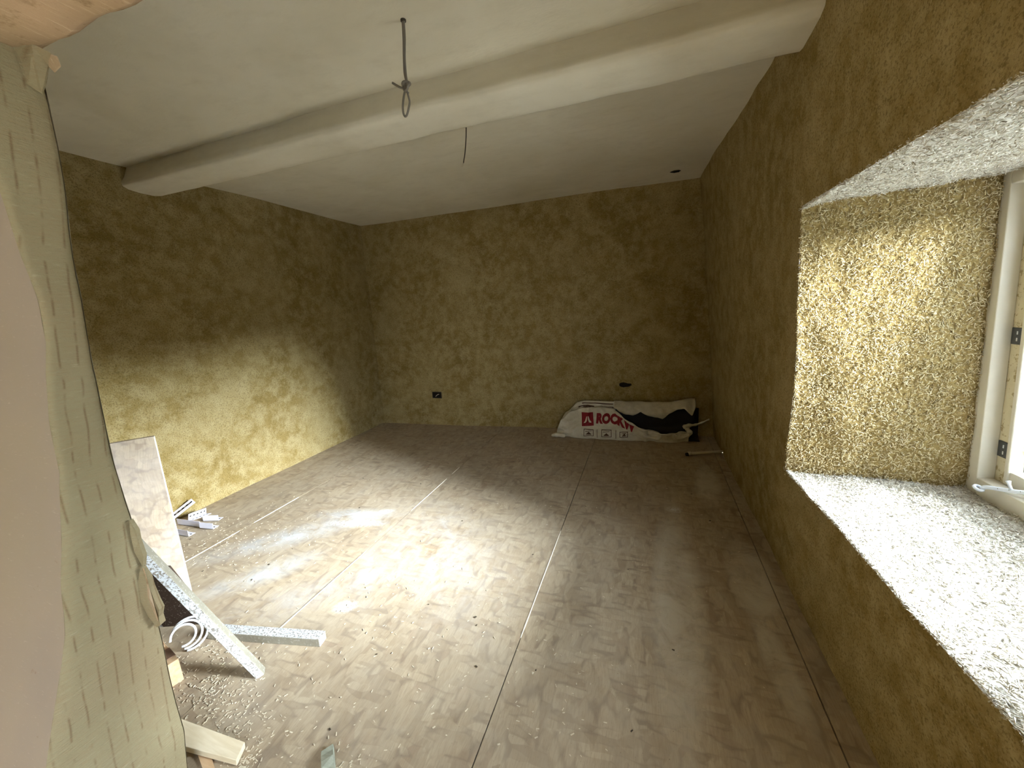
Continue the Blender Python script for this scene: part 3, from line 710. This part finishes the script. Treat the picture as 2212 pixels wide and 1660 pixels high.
# small holes left in the plaster
def hole(parent, c, n_, rx, ry, seed):
    N = Vector(n_).normalized(); ref = Vector((1, 0, 0)); T = (ref - N * ref.dot(N)).normalized(); B = N.cross(T); rr = random.Random(seed); v = []; m = 14
    for ring, (s, h) in enumerate(((1.0, .004), (.7, .002))):
        for k in range(m):
            q = 2 * PI * k / m; j = .75 + .35 * rr.random() if ring == 0 else .85
            v.append(Vector(c) + T * math.cos(q) * rx * s * j + B * math.sin(q) * ry * s * j + N * h)
    f = [(k, (k + 1) % m, m + (k + 1) % m, m + k) for k in range(m)] + [tuple(range(m, 2 * m))]
    return pyd('plaster_hole', v, f, M_hole, parent)
hole(cl, (.202, 3.81, zceil(.2, 3.81) + nz(.202, 3.81, 1, .9, .012) - .003), (0, 0, -1), .045, .03, 1)
hole(wb, (-.215, yback(-.215) + nz(-.215, 5, .51, 1.2, .018) - .006, .513), (0, -1, 0), .065, .028, 2)

# pipe stub from the right wall
r = Vector((.36, 3.54, 0)); o = empty('pipe_stub', r); tag(o, 'thin ivory pipe lying on the floor, running out of the right wall', 'pipe')
pyd('pipe', *tube([(.0, .0, .022), (.12, .045, .022), (.33, .115, .024)], .0115, 10), M_pipe, o, True)
pyd('dark_end', *tube([(-.016, -.006, .012), (.004, .0, .014)], [.014, .018], 10), M_hole, o, True)
pyd('clip', *tube([(.004, .002, .024), (.024, .010, .024)], .016, 10), M_pipe, o, True)

# torn insulation sack against the far wall
SX = Vector((-.25, 3.9, 0)); sk = empty('insulation_sack', SX); tag(sk, 'torn white insulation sack with dark red lettering against the far wall', 'sack')
def mat_sack():
    t = NT('sack_film', .5, .35); a = t.noise(9, 5, .65); b = t.noise(30, 4, .6)
    t.col(t.ramp(a, [(.3, (.50, .46, .36)), (.7, (.68, .64, .54))])); t.nrm(t.bump(b, .35, .01, t.bump(a, .4, .02))); return t.m
M_sack = mat_sack(); M_inside = mat_plain('black_sack_inside', (.012, .010, .009), .6, .3)
M_red = mat_plain('dark_red_print', (.23, .010, .018), .5, .3, .05); M_brown = mat_plain('brown_print', (.09, .045, .025), .5, .3, .05); 
M_whitep = mat_plain('white_print', (.66, .60, .52), .5, .3, .05)
FT = [(-.90, .05), (-.86, .17), (-.82, .19), (-.78, .24), (-.73, .255), (-.66, .285), (-.55, .30), (-.40, .30), (-.31, .285), (-.24, .225), (-.15, .165), (-.04, .125), (.10, .095), (.22, .085), (.32, .095), (.40, .11)]
def zlip(x): return itp(x, FT)
def yfr(x, z):
    base = itp(x, [(-.90, 3.84), (-.6, 3.80), (-.2, 3.82), (.1, 3.85), (.40, 3.90)])
    fold = abs(nz(x * 1.4, 6, z * 2.2, 5, 1.0)); fold2 = abs(nz(x, 8, z * 1.6, 13, 1.0))
    return base + .16 * (max(0, z) / .3) ** 1.6 + nz(x, 1, z, 7, .016) + nz(x, 2, z, 15, .004) - (.012 + .025 * max(0, min(1, abs(x + .42) * 3 - .8))) * (1 - min(1, fold * 4)) - .004 * (1 - min(1, fold2 * 4)) + .012 - .035 * math.exp(-((z - .1) / .07) ** 2)
def f_front(u, v):
    x = lerp(-.90, .40, u); h = zlip(x); z = .004 + v * (h - .004)
    p = Vector((x, yfr(x, z), z)); return p - SX
def f_top(u, v):   # the closed upper side of the left half, up to the wall
    x = lerp(-.895, -.30, u); h = zlip(x); zb = itp(x, [(-.9, .06), (-.85, .20), (-.80, .23), (-.72, .32), (-.64, .345), (-.3, .345)])
    z = lerp(h, zb, v) - .03 * math.sin(PI * v) * (1 if x > -.75 else .2); y = lerp(yfr(x, h), 4.07, v)
    return Vector((x, y + nz(x, y, z, 12, .008), z + nz(x, y, 3, 10, .030) * math.sin(PI * v) + nz(x * .6, y * 4, 3, 14, .025) * math.sin(PI * v))) - SX
def f_flap(u, v):  # ragged flap still hanging from the wall side
    x = lerp(-.32, .46, u); top = itp(x, [(-.3, .35), (.0, .35), (.25, .36), (.38, .40), (.46, .405)])
    low = itp(x, [(-.32, .30), (-.22, .235), (-.12, .225), (-.05, .265), (.02, .225), (.10, .215), (.16, .20), (.22, .25), (.30, .30), (.36, .32), (.43, .24), (.46, .33)])
    z = lerp(top, low, v); y = 4.075 - .10 * math.sin(v * 1.8) + nz(x, 4, z, 9, .035) + nz(x, 7, z, 22, .018); return Vector((x, min(y, 4.085), z)) - SX
def f_inside(u, v):  # near-black sheet filling the torn opening
    x = lerp(-.60, .50, u); pr = [(3.90, .012), (4.0, .012), (4.07, .03), (4.085, .30)]
    q = v * 3; i = min(int(q), 2); y = lerp(pr[i][0], pr[i + 1][0], q - i); z = lerp(pr[i][1], pr[i + 1][1], q - i); return Vector((x, y, z)) - SX
for nm, fn, a, b, mt in (('front_panel', f_front, 170, 44, M_sack), ('top_panel', f_top, 36, 14, M_sack), ('torn_flap', f_flap, 60, 10, M_sack), ('black_inside', f_inside, 20, 12, M_inside)):
    q = pyd(nm, *grid(fn, a, b), mt, sk, True)
    m = q.modifiers.new('thick', 'SOLIDIFY'); m.thickness = .003; m.offset = 0
    if nm == 'front_panel': fp = q
    if nm in ('front_panel', 'torn_flap', 'top_panel'):
        pass
# rolled lower lip, knotted end and twisted strip
pts = [Vector((x, yfr(x, zlip(x)) + .012 * math.sin(x * 30), zlip(x) + .004 * math.sin(x * 47))) - SX for x in np.linspace(-.30, .38, 40)]
pyd('rolled_lip', *tube(pts, [.010 + .006 * math.sin(k * .9) for k in range(40)], 8), M_sack, sk, True)
pts = [Vector(p) - SX for p in ((.30, 3.90, .07), (.37, 3.90, .065), (.405, 3.91, .09), (.385, 3.92, .13), (.36, 3.92, .145), (.40, 3.93, .16), (.46, 3.95, .165), (.52, 3.97, .185), (.585, 3.99, .215))]
sp_ = spline(pts, 5); n = len(sp_)
pyd('twisted_strip', *tube(sp_, [itp(k / n, [(0, .020), (.25, .030), (.45, .016), (.55, .024), (.7, .012), (1, .006)]) * (1 + .2 * math.sin(k * 1.3)) for k in range(n)], 8), M_sack, sk, True)
pts = [Vector(p) - SX for p in ((-.80, 3.80, .02), (-.88, 3.79, .03), (-.945, 3.785, .022))]
pyd('corner_tab', *tube(spline(pts, 5), [.016, .022, .024, .022, .02, .024, .026, .022, .018, .016, .010], 8), M_sack, sk, True)
# brown print running along the creased upper side, also darkening it for shade
for a0, a1, v0, v1 in ((.30, .96, .30, .40), (.34, .62, .55, .72), (.66, .97, .60, .66), (.40, .95, .82, .88)):
    q = pyd('printed_stripe', *grid(lambda u, v: f_top(lerp(a0, a1, u), lerp(v0, v1, v)) + Vector((0, -.003, .003)), 14, 2), M_brown, sk, True)
# printed marks wrapped onto the front panel
def wrap(me, nm, mat):
    for vt in me.vertices:
        x, z = vt.co.x, vt.co.y; h = zlip(x); zz = min(z, h - .006)
        vt.co = Vector((x, yfr(x, zz) - .0050, zz)) - SX
    me.update(); return link(nm, me, mat, fp)
def flat(polys, sub=True):
    import bmesh
    bm = bmesh.new()
    for p in polys:
        bm.faces.new([bm.verts.new((a, b, 0)) for a, b in p])
    bmesh.ops.triangulate(bm, faces=bm.faces[:])
    for _ in range(5):
        es = [e for e in bm.edges if e.calc_length() > .014]
        if not es: break
        bmesh.ops.subdivide_edges(bm, edges=es, cuts=1); bmesh.ops.triangulate(bm, faces=bm.faces[:])
    me = bpy.data.meshes.new('print'); bm.to_mesh(me); bm.free(); return me
def lift(o, d):
    for vt in o.data.vertices: vt.co.y -= d
sq = wrap(flat([[(-.645, .250), (-.525, .256), (-.505, .140), (-.625, .130)]]), 'printed_square', M_red)
pk = wrap(flat([[(-.612, .158), (-.598, .178), (-.588, .218), (-.580, .219), (-.580, .178), (-.590, .164)], [(-.573, .222), (-.566, .222), (-.552, .190), (-.532, .170), (-.535, .163), (-.556, .168), (-.568, .192)]]), 'printed_peak', M_whitep); lift(pk, .0015)
cu = bpy.data.curves.new('lettering', 'FONT'); cu.body = 'ROCKW'; cu.size = .112; cu.offset = .0075; cu.space_character = 1.02; cu.resolution_u = 3
to = bpy.data.objects.new('lettering_tmp', cu); COL.objects.link(to); bpy.context.view_layer.update()
tm = bpy.data.meshes.new_from_object(to.evaluated_get(bpy.context.evaluated_depsgraph_get())); bpy.data.objects.remove(to)
import bmesh
bm = bmesh.new(); bm.from_mesh(tm)
for _ in range(4):
    es = [e for e in bm.edges if e.calc_length() > .016]
    if not es: break
    bmesh.ops.subdivide_edges(bm, edges=es, cuts=1); bmesh.ops.triangulate(bm, faces=bm.faces[:])
x0 = min(q.co.x for q in bm.verts)
for q in bm.verts:
    q.co = Vector((-.485 + (q.co.x - x0) * .88, .166 + q.co.y - max(0, q.co.x - .24) * .35, 0))
bm.to_mesh(tm); bm.free(); tm.materials.clear()
wrap(tm, 'printed_lettering', M_red)
def outline(x0, x1, z0, z1, t=.006):
    return [[(x0, z0), (x1, z0), (x1, z0 + t), (x0, z0 + t)], [(x0, z1 - t), (x1, z1 - t), (x1, z1), (x0, z1)], [(x0, z0), (x0 + t, z0), (x0 + t, z1), (x0, z1)], [(x1 - t, z0), (x1, z0), (x1, z1), (x1 - t, z1)]]
for k, (a, b, z0, z1) in enumerate(((-.605, -.505, .035, .108), (-.425, -.325, .032, .112), (-.245, -.165, .040, .100))):
    inner = [[(a + .02, z0 + .016), (a + .05, z0 + .046), (b - .02, z0 + .016)], [(a + .018, z1 - .024), (b - .018, z1 - .020), (b - .018, z1 - .014), (a + .018, z1 - .018)]]
    wrap(flat(outline(a, b, z0, z1) + inner), 'printed_pictogram', M_brown)
for a in (-.47, -.285): wrap(flat([[(a, .02), (a + .005, .02), (a + .005, .11), (a, .11)]]), 'printed_rule', M_brown)

# hemp shavings and crumbs strewn over the floor
def scatter(name, spots, count, mat, ln, wd, zmul=1.0):
    vs = np.zeros((count, 8, 3)); base = np.array(boxv(-.5, .5, -.5, .5, 0, 1)); base[[5, 6], 2] = .5
    wts = np.array([s[4] for s in spots], float); wts /= wts.sum()
    for i in range(count):
        s = spots[rng.choice(len(spots), p=wts)]
        while True:
            if s[5]: x, y = rng.normal(s[0], s[2]), rng.normal(s[1], s[3])
            else: x, y = rng.uniform(s[0], s[2]), rng.uniform(s[1], s[3])
            if XL + .02 < x < .60 and .52 < y < 4.0: break
        a = rng.uniform(0, PI); L = rng.uniform(*ln); W = rng.uniform(*wd); H = W * rng.uniform(.4, .9) * zmul
        q = base * np.array([L, W, H]); c, s_ = math.cos(a), math.sin(a)
        q = np.stack([q[:, 0] * c - q[:, 1] * s_, q[:, 0] * s_ + q[:, 1] * c, q[:, 2] + (q[:, 0] / L) * rng.uniform(0, .35) * L * .3 + .0012], 1); q[:, 2] = np.maximum(q[:, 2], .0009)
        vs[i] = q + np.array([x, y, 0])
    nf = np.array(BOXF); faces = (nf[None] + (np.arange(count) * 8)[:, None, None]).reshape(-1, 4)
    me = bpy.data.meshes.new(name); me.from_pydata(vs.reshape(-1, 3).tolist(), [], faces.tolist()); me.update()
    o = link(name, me, mat, fl); o['kind'] = 'stuff'; return o
spots = [(-1.75, .85, .14, .09, 3, True), (-1.55, .72, .12, .06, 3, True), (-1.30, .68, .10, .06, 2, True), (-2.4, 1.55, .35, .25, 3, True), (-2.65, 1.45, .2, .15, 2, True), (-1.22, .60, .05, .02, 1, True), (-1.0, 1.25, .3, .25, 2.5, True), (-.85, .70, .05, .04, .6, True), (-3.1, .55, .5, 3.6, 5, False), (-.25, .9, .12, .3, .8, True)]
scatter('hemp_shavings', spots, 1700, M_flake, (.004, .013), (.0015, .0035))
scatter('dark_crumbs', [(-2.9, .6, .5, 3.4, 3, False), (-.6, 1.0, .35, .35, 1, True)], 34, M_wire, (.004, .012), (.003, .006))
